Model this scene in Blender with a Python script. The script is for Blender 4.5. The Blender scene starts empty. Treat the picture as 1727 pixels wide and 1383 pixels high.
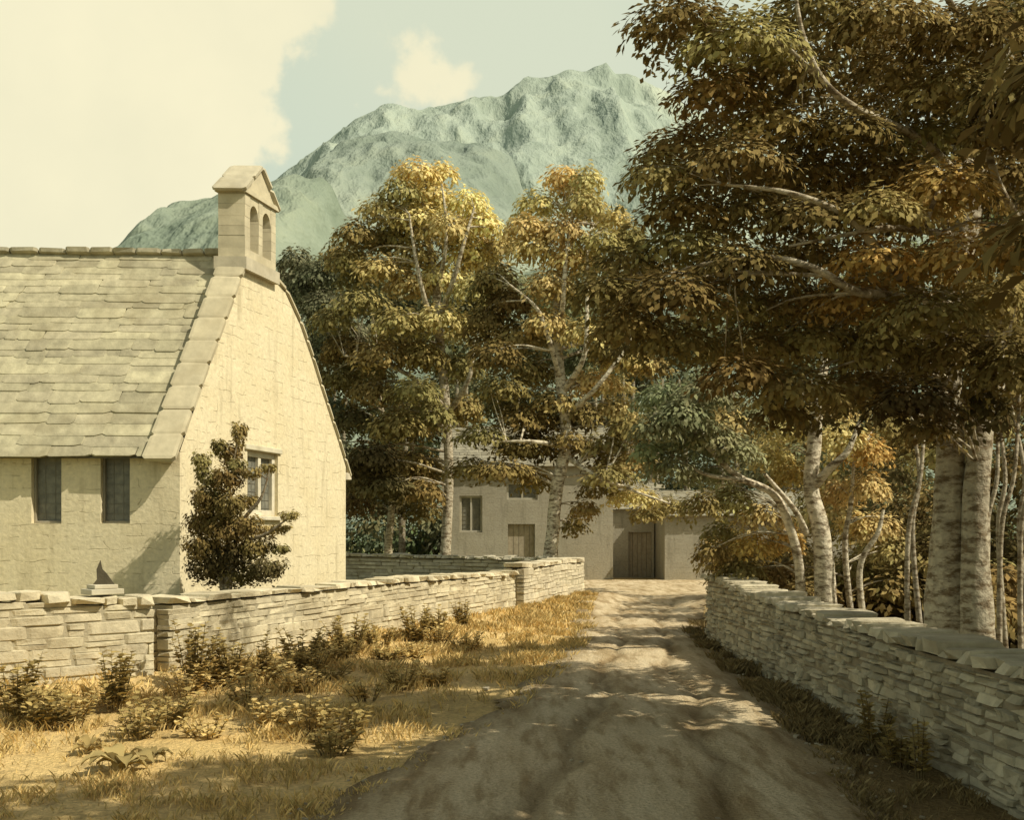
import bpy, bmesh, math, random
import numpy as np
from mathutils import Vector, noise as mn
random.seed(5)
rng = np.random.default_rng(11)
scene = bpy.context.scene
F = 1727.0; CX = 863.5; HY = 900.0; EYE = 1.7

def P(px, py, d):
    """image pixel coordinates back-projected to chosen distance d -> metres"""
    return Vector(((px-CX)/F*d, d, EYE+(HY-py)/F*d))

def sstep(a, b, x):
    t = np.clip((x-a)/(b-a), 0, 1)
    return t*t*(3-2*t)

# ---------------------------------------------------------------- terrain
WY = [2.0, 10.6, 11.7, 21.7, 26.9, 30]
WX = [-14.0, -5.35, -4.12, -0.04, 1.65, 2.4]
def xw(y): return np.interp(y, WY, WX)
def H(x, y):
    x = np.asarray(x, float); y = np.asarray(y, float)
    side = xw(y)-0.1-x
    yard = 0.42*sstep(0.0, 0.9, side)*(1-sstep(26.5, 31, y))
    bank = 0.14*sstep(2.6, 0.2, side*-1)*(side < 0)*(y < 27)
    bank = np.where(side >= 0, 0.14*(1-sstep(0, .9, side))*(y < 27), bank)
    rt = 0.25*sstep(3.5, 4.6, x)*(1-sstep(20, 30, y))
    far = 0.012*np.maximum(0, y-60)
    return yard+bank+rt+far
def h1(x, y): return float(H(x, y))

# ---------------------------------------------------------------- helpers
def link(o, parent=None):
    scene.collection.objects.link(o)
    if parent is not None: o.parent = parent
    return o
def empty(name, loc=(0, 0, 0)):
    e = bpy.data.objects.new(name, None); e.empty_display_size = .3
    scene.collection.objects.link(e); return e

def np_mesh(name, V, Fq, tint=None, mat=None, parent=None, smooth=False, k=4):
    V = np.asarray(V, np.float32); Fq = np.asarray(Fq, np.int32)
    me = bpy.data.meshes.new(name)
    me.vertices.add(len(V)); me.vertices.foreach_set('co', V.ravel())
    me.loops.add(Fq.size); me.loops.foreach_set('vertex_index', Fq.ravel())
    me.polygons.add(len(Fq))
    me.polygons.foreach_set('loop_start', np.arange(len(Fq), dtype=np.int32)*k)
    me.polygons.foreach_set('loop_total', np.full(len(Fq), k, np.int32))
    if smooth: me.polygons.foreach_set('use_smooth', np.ones(len(Fq), bool))
    me.update(calc_edges=True)
    if tint is not None:
        a = me.color_attributes.new(name='tint', type='FLOAT_COLOR', domain='POINT')
        c = np.ones((len(V), 4), np.float32); c[:, :3] = tint
        a.data.foreach_set('color', c.ravel())
    if mat: me.materials.append(mat)
    o = bpy.data.objects.new(name, me)
    return link(o, parent)

class MB:
    def __init__(s): s.v = []; s.f = []; s.t = []; s.uv = []
    def poly(s, pts, tint=(1, 1, 1), uvs=None):
        b = len(s.v); s.v += [tuple(p) for p in pts]; s.t += [tint]*len(pts)
        s.f.append(tuple(range(b, b+len(pts))))
        s.uv += (uvs if uvs else [(0, 0)]*len(pts))
    def box(s, c, U, V, W, tint=(1, 1, 1), sc=1.0):
        c = Vector(c); U = Vector(U)/2; V = Vector(V)/2; W = Vector(W)/2
        lu, lv, lw = U.length*2, V.length*2, W.length*2
        def q(o, a, b, la, lb):
            s.poly([o-a-b, o+a-b, o+a+b, o-a+b], tint, [(0, 0), (la, 0), (la, lb), (0, lb)])
        q(c+W, U, V, lu, lv); q(c-W, V, U, lv, lu)
        q(c+V, W, U, lw, lu); q(c-V, U, W, lu, lw)
        q(c+U, V, W, lv, lw); q(c-U, W, V, lw, lv)
    def obj(s, name, mat, parent=None, bevel=0):
        me = bpy.data.meshes.new(name); me.from_pydata(s.v, [], s.f)
        a = me.color_attributes.new(name='tint', type='FLOAT_COLOR', domain='POINT')
        c = np.ones((len(s.v), 4), np.float32); c[:, :3] = np.array(s.t)
        a.data.foreach_set('color', c.ravel())
        uvl = me.uv_layers.new(name='UVMap')
        idx = np.zeros(len(me.loops), np.int32); me.loops.foreach_get('vertex_index', idx)
        uvl.data.foreach_set('uv', np.array(s.uv, np.float32)[idx].ravel())
        me.materials.append(mat)
        o = bpy.data.objects.new(name, me); link(o, parent)
        if bevel:
            bm = bmesh.new(); bm.from_mesh(me); bmesh.ops.remove_doubles(bm, verts=bm.verts, dist=1e-5)
            bm.to_mesh(me); bm.free()
            m = o.modifiers.new('b', 'BEVEL'); m.width = bevel; m.segments = 2
        return o

bm = bmesh.new(); bmesh.ops.create_cube(bm, size=1.0)
bmesh.ops.bevel(bm, geom=list(bm.edges), offset=0.10, segments=1, affect='EDGES', profile=.5)
bm.verts.ensure_lookup_table()
BT = np.array([v.co[:] for v in bm.verts]); BF = [[v.index for v in f.verts] for f in bm.faces]
bm.free()
CORN = np.array([[i, j, k] for i in (-.5, .5) for j in (-.5, .5) for k in (-.5, .5)])
BW = np.prod(1-np.abs(BT[:, None, :]-CORN[None]), axis=2)
class Blocks:
    def __init__(s): s.v = []; s.t = []; s.n = 0
    def add(s, c, U, V, W, tint, jit=.1):
        C = CORN*(1+0) + rng.uniform(-jit, jit, CORN.shape)*np.array([.5, 1, 1])
        M = np.array([U, V, W], float)
        s.v.append(np.array(c, float)+(BW@C)@M)
        s.t.append(np.tile(np.array(tint), (len(BT), 1))); s.n += 1
    def obj(s, name, mat, parent=None):
        V = np.concatenate(s.v); T = np.concatenate(s.t); nb = len(BT)
        faces = []
        for i in range(s.n):
            faces += [[a+i*nb for a in f] for f in BF]
        me = bpy.data.meshes.new(name); me.from_pydata(V.tolist(), [], faces)
        a = me.color_attributes.new(name='tint', type='FLOAT_COLOR', domain='POINT')
        c = np.ones((len(V), 4), np.float32); c[:, :3] = T
        a.data.foreach_set('color', c.ravel()); me.materials.append(mat)
        return link(bpy.data.objects.new(name, me), parent)

# ---------------------------------------------------------------- materials
def mat_new(name):
    m = bpy.data.materials.new(name); m.use_nodes = True
    nt = m.node_tree; b = nt.nodes['Principled BSDF']; b.inputs['Roughness'].default_value = .9
    b.inputs['Specular IOR Level'].default_value = .1
    return m, nt, b
def nd(nt, t, **kw):
    n = nt.nodes.new(t)
    for k, v in kw.items():
        if k in n.inputs.keys(): n.inputs[k].default_value = v
        else: setattr(n, k, v)
    return n
def ramp(nt, src, stops):
    r = nt.nodes.new('ShaderNodeValToRGB'); e = r.color_ramp.elements
    while len(e) < len(stops): e.new(.5)
    for i, (p, c) in enumerate(stops):
        e[i].position = p; e[i].color = (*c, 1) if len(c) == 3 else c
    nt.links.new(src, r.inputs[0]); return r.outputs[0]
def mix(nt, a, b, f, mode='MIX'):
    m = nt.nodes.new('ShaderNodeMix'); m.data_type = 'RGBA'; m.blend_type = mode
    for s, v in ((m.inputs[0], f), (m.inputs[6], a), (m.inputs[7], b)):
        if hasattr(v, 'links'): nt.links.new(v, s)
        else: s.default_value = v if not isinstance(v, tuple) else (*v, 1)
    return m.outputs[2]
def coords(nt): return nt.nodes.new('ShaderNodeTexCoord').outputs['Object']
def noise(nt, sc, det=5, vec=None, rough=.6):
    n = nd(nt, 'ShaderNodeTexNoise'); n.inputs['Scale'].default_value = sc
    n.inputs['Detail'].default_value = det; n.inputs['Roughness'].default_value = rough
    nt.links.new(vec if vec is not None else coords(nt), n.inputs['Vector']); return n.outputs['Fac']
def bump(nt, b, src, st=.4, dist=.02):
    n = nd(nt, 'ShaderNodeBump'); n.inputs['Strength'].default_value = st; n.inputs['Distance'].default_value = dist
    nt.links.new(src, n.inputs['Height']); nt.links.new(n.outputs[0], b.inputs['Normal'])

def tint_mat(name, nscale=6, lo=.7, hi=1.15, bst=.5, bdist=.01, stain=None):
    m, nt, b = mat_new(name)
    at = nd(nt, 'ShaderNodeAttribute', attribute_name='tint')
    n = noise(nt, nscale, 4)
    r = ramp(nt, n, [(.3, (lo,)*3), (.7, (hi,)*3)])
    c = mix(nt, at.outputs['Color'], r, 1.0, 'MULTIPLY')
    if stain:
        n2 = noise(nt, 1.3, 3)
        c = mix(nt, c, stain, ramp(nt, n2, [(.50, (0, 0, 0)), (.74, (.6,)*3)]))
    nt.links.new(c, b.inputs['Base Color']); bump(nt, b, noise(nt, nscale*4, 4), bst, bdist)
    return m
M_stone = tint_mat('dry_stone', 7, .74, 1.12, .8, .014, (.27, .22, .13))
M_slate = tint_mat('stone_slate', 5, .70, 1.18, .6, .01, (.25, .21, .12))
M_trim = tint_mat('dressed_stone', 5, .82, 1.08, .4, .006, (.36, .30, .18))

def wall_mat(name, base, dark, warm, bw=.9, bh=.19, jst=.5):
    m, nt, b = mat_new(name)
    uv = nt.nodes.new('ShaderNodeTexCoord').outputs['UV']
    nv = nd(nt, 'ShaderNodeTexNoise'); nv.inputs['Scale'].default_value = 2.3
    nt.links.new(uv, nv.inputs['Vector'])
    vm = nd(nt, 'ShaderNodeVectorMath', operation='MULTIPLY_ADD')
    nt.links.new(nv.outputs['Color'], vm.inputs[0]); vm.inputs[1].default_value = (.6, .13, 0)
    nt.links.new(uv, vm.inputs[2])
    br = nd(nt, 'ShaderNodeTexBrick'); nt.links.new(vm.outputs[0], br.inputs['Vector'])
    br.inputs['Scale'].default_value = 1; br.inputs['Brick Width'].default_value = bw
    br.inputs['Row Height'].default_value = bh; br.inputs['Mortar Size'].default_value = .008
    br.inputs['Mortar Smooth'].default_value = .5
    br.inputs['Color1'].default_value = (*base, 1)
    br.inputs['Color2'].default_value = (*[x*.94 for x in base], 1)
    br.inputs['Mortar'].default_value = (*base, 1)
    n1 = noise(nt, 1.1, 5, uv); n2 = noise(nt, 14, 4, uv); n3 = noise(nt, 3.6, 4, uv)
    c = mix(nt, br.outputs['Color'], warm, ramp(nt, n1, [(.42, (0, 0, 0)), (.7, (.7,)*3)]))
    c = mix(nt, c, ramp(nt, n2, [(.3, (.84,)*3), (.7, (1.07,)*3)]), 1.0, 'MULTIPLY')
    mm = nd(nt, 'ShaderNodeMath', operation='MULTIPLY'); nt.links.new(br.outputs['Fac'], mm.inputs[0])
    nt.links.new(ramp(nt, n3, [(.49, (0, 0, 0)), (.56, (jst,)*3)]), mm.inputs[1])
    c = mix(nt, c, dark, mm.outputs[0])
    mp = nd(nt, 'ShaderNodeMapping'); mp.inputs['Scale'].default_value = (3.0, .35, 1); nt.links.new(uv, mp.inputs[0])
    n4 = noise(nt, 1.6, 4, mp.outputs[0])
    c = mix(nt, c, tuple(x*.60 for x in warm), ramp(nt, n4, [(.53, (0, 0, 0)), (.74, (.65,)*3)]))
    nt.links.new(c, b.inputs['Base Color'])
    ad = nd(nt, 'ShaderNodeMath', operation='SUBTRACT'); nt.links.new(n2, ad.inputs[0]); nt.links.new(mm.outputs[0], ad.inputs[1])
    bump(nt, b, ad.outputs[0], .6, .014)
    return m
M_chap = wall_mat('whitewashed_rubble', (.72, .63, .42), (.20, .15, .08), (.64, .54, .33))
M_cot = wall_mat('cottage_rubble', (.37, .34, .26), (.14, .12, .08), (.31, .28, .20), .7, .17, .5)

m, nt, b = mat_new('old_glass'); M_glass = m
n = noise(nt, 9, 3); nt.links.new(ramp(nt, n, [(.3, (.12, .12, .095)), (.7, (.23, .22, .17))]), b.inputs['Base Color'])
b.inputs['Roughness'].default_value = .35; b.inputs['Specular IOR Level'].default_value = .3
m, nt, b = mat_new('weathered_wood'); M_wood = m
n = noise(nt, 8, 4); nt.links.new(ramp(nt, n, [(.3, (.26, .22, .15)), (.7, (.38, .33, .24))]), b.inputs['Base Color'])

m, nt, b = mat_new('bark'); M_bark = m
co = coords(nt); mp = nd(nt, 'ShaderNodeMapping'); mp.inputs['Scale'].default_value = (1, 1, 2.6)
nt.links.new(co, mp.inputs[0])
at = nd(nt, 'ShaderNodeAttribute', attribute_name='tint')
n = noise(nt, 5.5, 5, mp.outputs[0], .7); n2 = noise(nt, 16, 4)
c = mix(nt, at.outputs['Color'], (.13, .09, .045), ramp(nt, n, [(.46, (0, 0, 0)), (.60, (.9,)*3)]))
c = mix(nt, c, ramp(nt, n2, [(.3, (.7,)*3), (.7, (1.15,)*3)]), 1.0, 'MULTIPLY')
nt.links.new(c, b.inputs['Base Color']); bump(nt, b, n2, .8, .03)

def leaf_mat(name, trans=.28):
    m = bpy.data.materials.new(name); m.use_nodes = True; nt = m.node_tree
    nt.nodes.remove(nt.nodes['Principled BSDF'])
    at = nd(nt, 'ShaderNodeAttribute', attribute_name='tint')
    df = nd(nt, 'ShaderNodeBsdfDiffuse'); nt.links.new(at.outputs['Color'], df.inputs['Color'])
    tr = nd(nt, 'ShaderNodeBsdfTranslucent'); nt.links.new(at.outputs['Color'], tr.inputs['Color'])
    ms = nd(nt, 'ShaderNodeMixShader'); ms.inputs[0].default_value = trans
    nt.links.new(df.outputs[0], ms.inputs[1]); nt.links.new(tr.outputs[0], ms.inputs[2])
    nt.links.new(ms.outputs[0], nt.nodes['Material Output'].inputs['Surface'])
    return m
M_leaf = leaf_mat('leaves')

m, nt, b = mat_new('meadow_ground'); M_ground = m
a = noise(nt, .55, 5); a2 = noise(nt, 3.0, 5); a3 = noise(nt, 26, 4)
at = nd(nt, 'ShaderNodeAttribute', attribute_name='tint')
c = ramp(nt, a, [(.28, (.38, .27, .11)), (.42, (.64, .46, .19)), (.62, (.72, .53, .24)), (.78, (.48, .36, .15))])
c = mix(nt, c, (.29, .21, .09), ramp(nt, a2, [(.53, (0, 0, 0)), (.69, (.6,)*3)]))
c = mix(nt, c, ramp(nt, a3, [(.3, (.7,)*3), (.7, (1.2,)*3)]), 1.0, 'MULTIPLY')
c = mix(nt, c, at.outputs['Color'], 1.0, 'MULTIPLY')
nt.links.new(c, b.inputs['Base Color']); bump(nt, b, a3, .9, .05)
m, nt, b = mat_new('dirt_road'); M_road = m
co = coords(nt); mp = nd(nt, 'ShaderNodeMapping'); mp.inputs['Scale'].default_value = (2.2, .40, 1); mp.inputs['Rotation'].default_value = (0, 0, .25)
nt.links.new(co, mp.inputs[0])
a = noise(nt, 1.2, 5, mp.outputs[0]); a2 = noise(nt, 3, 5, mp.outputs[0]); a3 = noise(nt, 38, 4)
uv = nd(nt, 'ShaderNodeAttribute', attribute_name='tint')
c = ramp(nt, a, [(.32, (.44, .33, .18)), (.5, (.62, .50, .31)), (.68, (.72, .60, .39))])
c = mix(nt, c, (.33, .23, .11), ramp(nt, a2, [(.48, (0, 0, 0)), (.64, (.75,)*3)]))
c = mix(nt, c, uv.outputs['Color'], 1.0, 'MULTIPLY')
c = mix(nt, c, ramp(nt, a3, [(.3, (.72,)*3), (.7, (1.15,)*3)]), 1.0, 'MULTIPLY')
nt.links.new(c, b.inputs['Base Color']); bump(nt, b, a3, .9, .035)

def hill_mat(name, c1, c2, c3):  # distance haze is painted into these hill colours
    m, nt, b = mat_new(name)
    mp = nd(nt, 'ShaderNodeMapping'); mp.inputs['Scale'].default_value = (1, .6, .45); mp.inputs['Rotation'].default_value = (0, .5, 0)
    nt.links.new(coords(nt), mp.inputs[0])
    a = noise(nt, .012, 6, mp.outputs[0], .65); a2 = noise(nt, .06, 5, mp.outputs[0], .6)
    c = ramp(nt, a, [(.35, c1), (.52, c2), (.66, c3)])
    c = mix(nt, c, ramp(nt, a2, [(.38, (.80, .82, .80)), (.52, (1.0,)*3), (.68, (1.12, 1.09, 1.03))]), 1.0, 'MULTIPLY')
    nt.links.new(c, b.inputs['Base Color']); bump(nt, b, a2, .9, 7)
    return m
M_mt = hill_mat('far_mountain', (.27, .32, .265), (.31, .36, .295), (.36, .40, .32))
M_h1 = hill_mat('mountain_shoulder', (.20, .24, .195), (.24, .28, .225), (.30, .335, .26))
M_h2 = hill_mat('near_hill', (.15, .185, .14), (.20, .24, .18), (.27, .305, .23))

# ---------------------------------------------------------------- ground
RY = [-12, 0, 5.0, 6.1, 7.3, 9.8, 13.3, 17.3, 22.6, 27, 31, 36.5]
RL = [-3.5, -2.6, -1.6, -1.30, -.90, -.20, .50, 1.10, 1.45, 2.0, 1.8, 1.3]
RR = [.6, 1.5, 2.15, 2.25, 2.4, 2.6, 2.8, 3.10, 4.3, 5.6, 6.8, 7.6]
xs = np.unique(np.concatenate([np.linspace(-700, -30, 30), np.linspace(-30, -9, 30), np.linspace(-9, 9, 150), np.linspace(9, 40, 40), np.linspace(40, 800, 30)]))
ys = np.unique(np.concatenate([np.linspace(-60, 2, 15), np.linspace(2, 32, 200), np.linspace(32, 90, 40), np.linspace(90, 900, 30)]))
GX, GY = np.meshgrid(xs, ys)
und = 0.02*np.sin(GX*2.1+GY*1.3)*np.cos(GY*1.7-GX*.6)
V = np.stack([GX, GY, H(GX, GY)+und-0.02], -1).reshape(-1, 3)
nx, ny = len(xs), len(ys)
I = (np.arange(ny-1)[:, None]*nx+np.arange(nx-1)[None]).ravel()
# brown earth plus painted-in shade right of road; darker green churchyard, green-brown far away
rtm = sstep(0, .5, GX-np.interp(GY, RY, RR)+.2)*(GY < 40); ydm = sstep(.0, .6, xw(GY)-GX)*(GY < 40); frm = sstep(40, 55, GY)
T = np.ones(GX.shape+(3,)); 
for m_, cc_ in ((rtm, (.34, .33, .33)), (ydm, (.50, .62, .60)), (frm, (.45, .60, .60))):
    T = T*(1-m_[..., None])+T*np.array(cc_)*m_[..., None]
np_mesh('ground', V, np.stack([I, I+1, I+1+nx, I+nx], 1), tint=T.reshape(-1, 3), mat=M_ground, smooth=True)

rn, rm = 300, 36
yy = np.linspace(-12, 36.5, rn)
V = []; T = []
for y in yy:
    l = np.interp(y, RY, RL)+.26*mn.noise((y*.9, 0, 3))+.16*mn.noise((y*3.7, 5, 0))
    r = np.interp(y, RY, RR)+.20*mn.noise((y*.9, 9, 3))+.12*mn.noise((y*3.7, 2, 7))
    for j in range(rm):
        s = j/(rm-1); x = l+(r-l)*s
        e = min(s, 1-s); wv = .09*mn.noise((y*.35, 3, 1))
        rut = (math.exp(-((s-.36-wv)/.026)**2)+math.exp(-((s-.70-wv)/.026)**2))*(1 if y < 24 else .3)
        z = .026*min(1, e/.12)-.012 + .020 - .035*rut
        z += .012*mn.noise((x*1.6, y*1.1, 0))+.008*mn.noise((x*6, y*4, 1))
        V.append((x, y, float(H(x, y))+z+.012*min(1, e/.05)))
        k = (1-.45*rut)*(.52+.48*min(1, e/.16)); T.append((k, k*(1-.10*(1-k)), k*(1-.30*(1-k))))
I = (np.arange(rn-1)[:, None]*rm+np.arange(rm-1)[None]).ravel()
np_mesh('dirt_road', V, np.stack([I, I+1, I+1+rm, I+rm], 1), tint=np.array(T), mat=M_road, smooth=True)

bk = Blocks()
for i in range(900):
    y = 5+22*random.random()**1.6
    l = np.interp(y, RY, RL); r = np.interp(y, RY, RR)
    s = random.choice([random.gauss(0.03, .06), random.gauss(.97, .06), random.random()])
    x = l+(r-l)*s; a = random.uniform(.008, .026)*(1.9 if random.random() < .06 else 1)
    th = random.random()*6.28; k = random.uniform(.32, .50)
    bk.add((x, y, h1(x, y)+a*.2+.012), (a*1.5*math.cos(th), a*1.5*math.sin(th), 0), (-a*math.sin(th), a*math.cos(th), 0), (0, 0, a*.7), (k, k*.87, k*.62), .25)
bk.obj('loose_stones', M_stone)

# ---------------------------------------------------------------- dry stone walls
def dry_wall(name, path, thick=.42, sl=.34, ch=.11, tint=(.40, .36, .25), cap=True, capl=.26, capt=None, capn=.1, jit=.09, gap=.006, core=(.26, .22, .14), rough=.012, vark=.16, cin=.035):
    pts = [Vector((p[0], p[1], 0)) for p in path]; hs = [p[2] for p in path]
    L = [0]
    for a, b_ in zip(pts, pts[1:]): L.append(L[-1]+(b_-a).length)
    T = L[-1]
    def at(s):
        s = max(0, min(T, s))
        x = np.interp(s, L, [p.x for p in pts]); y = np.interp(s, L, [p.y for p in pts])
        a = max(0, s-.15); c = min(T, s+.15)
        d = Vector((np.interp(c, L, [p.x for p in pts])-np.interp(a, L, [p.x for p in pts]),
                    np.interp(c, L, [p.y for p in pts])-np.interp(a, L, [p.y for p in pts]), 0)).normalized()
        return Vector((x, y, 0)), d, float(np.interp(s, L, hs))
    bk = Blocks()
    for side in (-1, 1):
        z = -.25; row = 0
        while z < max(hs):
            hh = ch*random.uniform(.6, 1.45); s = 0
            while s < T:
                l = min(sl*random.uniform(.35, 1.8), T-s+.02)
                if l < .06: break
                p, d, ht = at(s+l/2)
                n = Vector((-d.y, d.x, 0))*side
                top = ht-.02
                if z+hh*.4 < top:
                    hz = min(hh, top-z)
                    if hz > .03:
                        def put(zc, hz_):
                            k = random.uniform(1-vark, 1+vark*.6); w = random.uniform(-.02, .02)
                            c = p+n*(thick/2-.1+random.uniform(-rough, rough)); c.z = zc
                            c.z += .014*math.sin(s*1.7+row)
                            bk.add(c, d*(l-gap), n*.2, Vector((0, 0, hz_-gap)), ((tint[0]+w)*k, (tint[1]+w)*k, (tint[2]+w*.6)*k), jit)
                        if hz > ch*1.0 and random.random() < .3:
                            f = random.uniform(.35, .65); put(z+hz*f/2, hz*f); put(z+hz*(f+(1-f)/2), hz*(1-f))
                        else: put(z+hz/2, hz)
                s += l
            z += hh; row += 1
    if cap:
        s = 0
        while s < T-.05:
            l = min(capl*random.uniform(.55, 1.5), T-s)
            p, d, ht = at(s+l/2); n = Vector((-d.y, d.x, 0))
            k = random.uniform(.88, 1.1); ct = capt or tuple(x*1.12 for x in tint)
            hc = capn*random.uniform(.65, 1.35)
            c = p+n*random.uniform(-.025, .025); c.z = ht+hc/2-.012
            tl = random.uniform(-.04, .04)
            bk.add(c, d*(l-.01)+Vector((0, 0, tl*l)), n*(thick+random.uniform(.03, .12)), Vector((0, 0, hc)), tuple(x*k for x in ct), .12)
            s += l
    o = bk.obj(name, M_stone)
    mb = MB(); N = max(2, int(T/.5))
    for i in range(N):
        a, da, ha = at(T*i/N+(.06 if i == 0 else 0)); b_, db, hb = at(T*(i+1)/N-(.06 if i == N-1 else 0))
        na = Vector((-da.y, da.x, 0))*(thick/2-cin); nb = Vector((-db.y, db.x, 0))*(thick/2-cin)
        Z = Vector((0, 0, 1)); lo = -.25
        a0, a1, b0, b1 = a-na, a+na, b_-nb, b_+nb
        dk = core
        mb.poly([a0+Z*lo, b0+Z*lo, b0+Z*(hb-.03), a0+Z*(ha-.03)], dk); mb.poly([a1+Z*lo, a1+Z*(ha-.03), b1+Z*(hb-.03), b1+Z*lo], dk)
        mb.poly([a0+Z*(ha-.03), b0+Z*(hb-.03), b1+Z*(hb-.03), a1+Z*(ha-.03)], dk)
        if i == 0: mb.poly([a0+Z*lo, a0+Z*(ha-.03), a1+Z*(ha-.03), a1+Z*lo], dk)
        if i == N-1: mb.poly([b0+Z*lo, b1+Z*lo, b1+Z*(hb-.03), b0+Z*(hb-.03)], dk)
    mb.obj('core', M_stone, o)
    return o
WT = (.59, .52, .35)
kw = dict(jit=.06, gap=.003, core=(.42, .37, .25), vark=.12, cin=.014, rough=.009)
dry_wall('churchyard_wall', [(-9.2, 7.1, 1.1), (-5.3, 10.6, 1.02), (-4.16, 11.62, .90)], tint=WT, sl=.34, ch=.10, capn=.09, **kw)
dry_wall('churchyard_wall', [(-4.10, 11.78, .90), (-2.0, 16.9, .90), (-0.12, 21.5, .84)], tint=WT, sl=.40, ch=.10, capl=.28, capn=.075, **kw)
dry_wall('churchyard_wall', [(0.04, 22.0, .96), (1.65, 26.7, .98)], tint=(.60, .53, .37), thick=.5, sl=.4, ch=.12, capl=.4, capn=.11, **kw)
dry_wall('churchyard_wall', [(1.45, 27.15, .98), (-5.0, 30.2, 1.05), (-12, 32.5, 1.1)], tint=(.47, .43, .32), ch=.12, sl=.4)
dry_wall('roadside_wall', [(3.25, 16.0, 1.02), (3.26, 13.0, .90), (3.28, 10, .84), (3.30, 7.0, .83), (3.34, 2.5, .85), (3.3, -3, .85)], tint=(.46, .41, .29), thick=.45, sl=.20, ch=.068, capl=.15, capn=.085, jit=.17, rough=.02, gap=.004, vark=.28, core=(.26, .22, .15), cin=.024)

# sundial on the wall
e = empty('sundial')
mb = MB(); u = Vector((.73, .68, 0)); n = Vector((-.68, .73, 0)); c0 = Vector((-4.52, 11.30, 1.03))
mb.box(c0+Vector((0, 0, .03)), u*.36, n*.32, (0, 0, .06), (.5, .46, .34))
mb.box(c0+Vector((0, 0, .085)), u*.26, n*.24, (0, 0, .045), (.55, .5, .37))
mb.obj('slab', M_trim, e, .008)
mb = MB(); z0 = c0.z+.105; u = Vector((.98, .2, 0)); n = Vector((-.2, .98, 0))
sil = [(.13, 0), (-.10, 0), (-.055, .06), (-.06, .17), (-.02, .27), (.0, .17), (.04, .13)]
for sgn in (-1, 1):
    o_ = n*(.012*sgn)
    pts = [c0+u*a_+o_ for a_, b_ in sil]
    pts = [Vector((p.x, p.y, z0+q[1])) for p, q in zip(pts, sil)]
    mb.poly(pts if sgn > 0 else pts[::-1], (.10, .085, .055))
K = len(sil); b_ = mb.v[K:2*K]; a_ = mb.v[:K][::-1]
for i in range(K): mb.poly([a_[i], b_[i], b_[(i+1) % K], a_[(i+1) % K]], (.10, .085, .055))
mb.obj('gnomon', M_wood, e)
M_dark = tint_mat('bronze_gnomon', 12, .8, 1.1)
bpy.data.objects['gnomon'].data.materials[0] = M_dark

# ---------------------------------------------------------------- chapel
chapel = empty('stone_chapel')
A = Vector((-5.19, 16.0, 0)); Gd = Vector((1.65, 5.8, 0)); GL = Gd.length; gd = Gd.normalized()
gn = Vector((gd.y, -gd.x, 0)); nv = Vector((-1, -.04, 0)).normalized(); nn = Vector((.04, -1, 0)).normalized()
ZB = .1; EV = 2.98
prof = [(0, 2.98), (.32, 6.42), (.48, 6.42), (.56, 6.24), (.655, 5.76), (.74, 5.16), (.80, 4.68), (.937, 3.64), (1.0, 3.12)]
pt = [p[0] for p in prof]; pz = [p[1] for p in prof]
def prf(t): return float(np.interp(t, pt, pz))
def G(t, z, off=0): p = A+Gd*t+gn*off; return Vector((p.x, p.y, z))
mb = MB(); w0, w1, wz0, wz1 = .335, .515, 2.02, 3.17
cuts = sorted(set(pt+[w0, w1]))
for a, b_ in zip(cuts, cuts[1:]):
    def Q(z00, z01, z10, z11):
        mb.poly([G(a, z00), G(b_, z01), G(b_, z11), G(a, z10)], (1, 1, 1), [(a*GL, z00), (b_*GL, z01), (b_*GL, z11), (a*GL, z10)])
    if a >= w0-1e-6 and b_ <= w1+1e-6:
        Q(ZB, ZB, wz0, wz0); Q(wz1, wz1, prf(a), prf(b_))
    else: Q(ZB, ZB, prf(a), prf(b_))
dI = -gn*.2
def rev(p, q): mb.poly([p, q, q+dI, p+dI], (1, 1, 1), [(0, 0), ((q-p).length, 0), ((q-p).length, .2), (0, .2)])
rev(G(w0, wz0), G(w1, wz0)); rev(G(w1, wz0), G(w1, wz1)); rev(G(w1, wz1), G(w0, wz1)); rev(G(w0, wz1), G(w0, wz0))
Lw = 10.0
def N_(s, z, off=0): p = A+nv*s+nn*off; return Vector((p.x, p.y, z))
wins = [(.77, 1.22, 1.86, 2.94), (1.82, 2.28, 1.86, 2.94), (4.4, 4.9, 1.86, 2.94), (6.0, 6.5, 1.86, 2.94)]
cu = sorted(set([0, Lw]+[x for w in wins for x in w[:2]]))
for a, b_ in zip(cu, cu[1:]):
    w = [w for w in wins if abs(w[0]-a) < 1e-6]
    for z0, z1 in ([(ZB, w[0][2]), (w[0][3], EV)] if w else [(ZB, EV)]):
        mb.poly([N_(b_, z0), N_(a, z0), N_(a, z1), N_(b_, z1)], (1, 1, 1), [(-b_+30, z0), (-a+30, z0), (-a+30, z1), (-b_+30, z1)])
for w in wins:
    dI = -nn*.22
    c4 = [N_(w[0], w[2]), N_(w[1], w[2]), N_(w[1], w[3]), N_(w[0], w[3])]
    for i in range(4): rev(c4[i], c4[(i+1) % 4])
Bk = A+Gd; bz = 3.12
def BB(s, z): p = Bk+nv*s; return Vector((p.x, p.y, z))
mb.poly([BB(0, ZB), BB(Lw, ZB), BB(Lw, bz), BB(0, bz)], (1, 1, 1), [(0, ZB), (Lw, ZB), (Lw, bz), (0, bz)])
fg = [G(0, ZB), G(1, ZB)]+[G(t, z) for t, z in prof[::-1]]
mb.poly([p+nv*Lw for p in fg], (1, 1, 1), [(0, p.z) for p in fg])
mb.obj('walls', M_chap, chapel)

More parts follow.
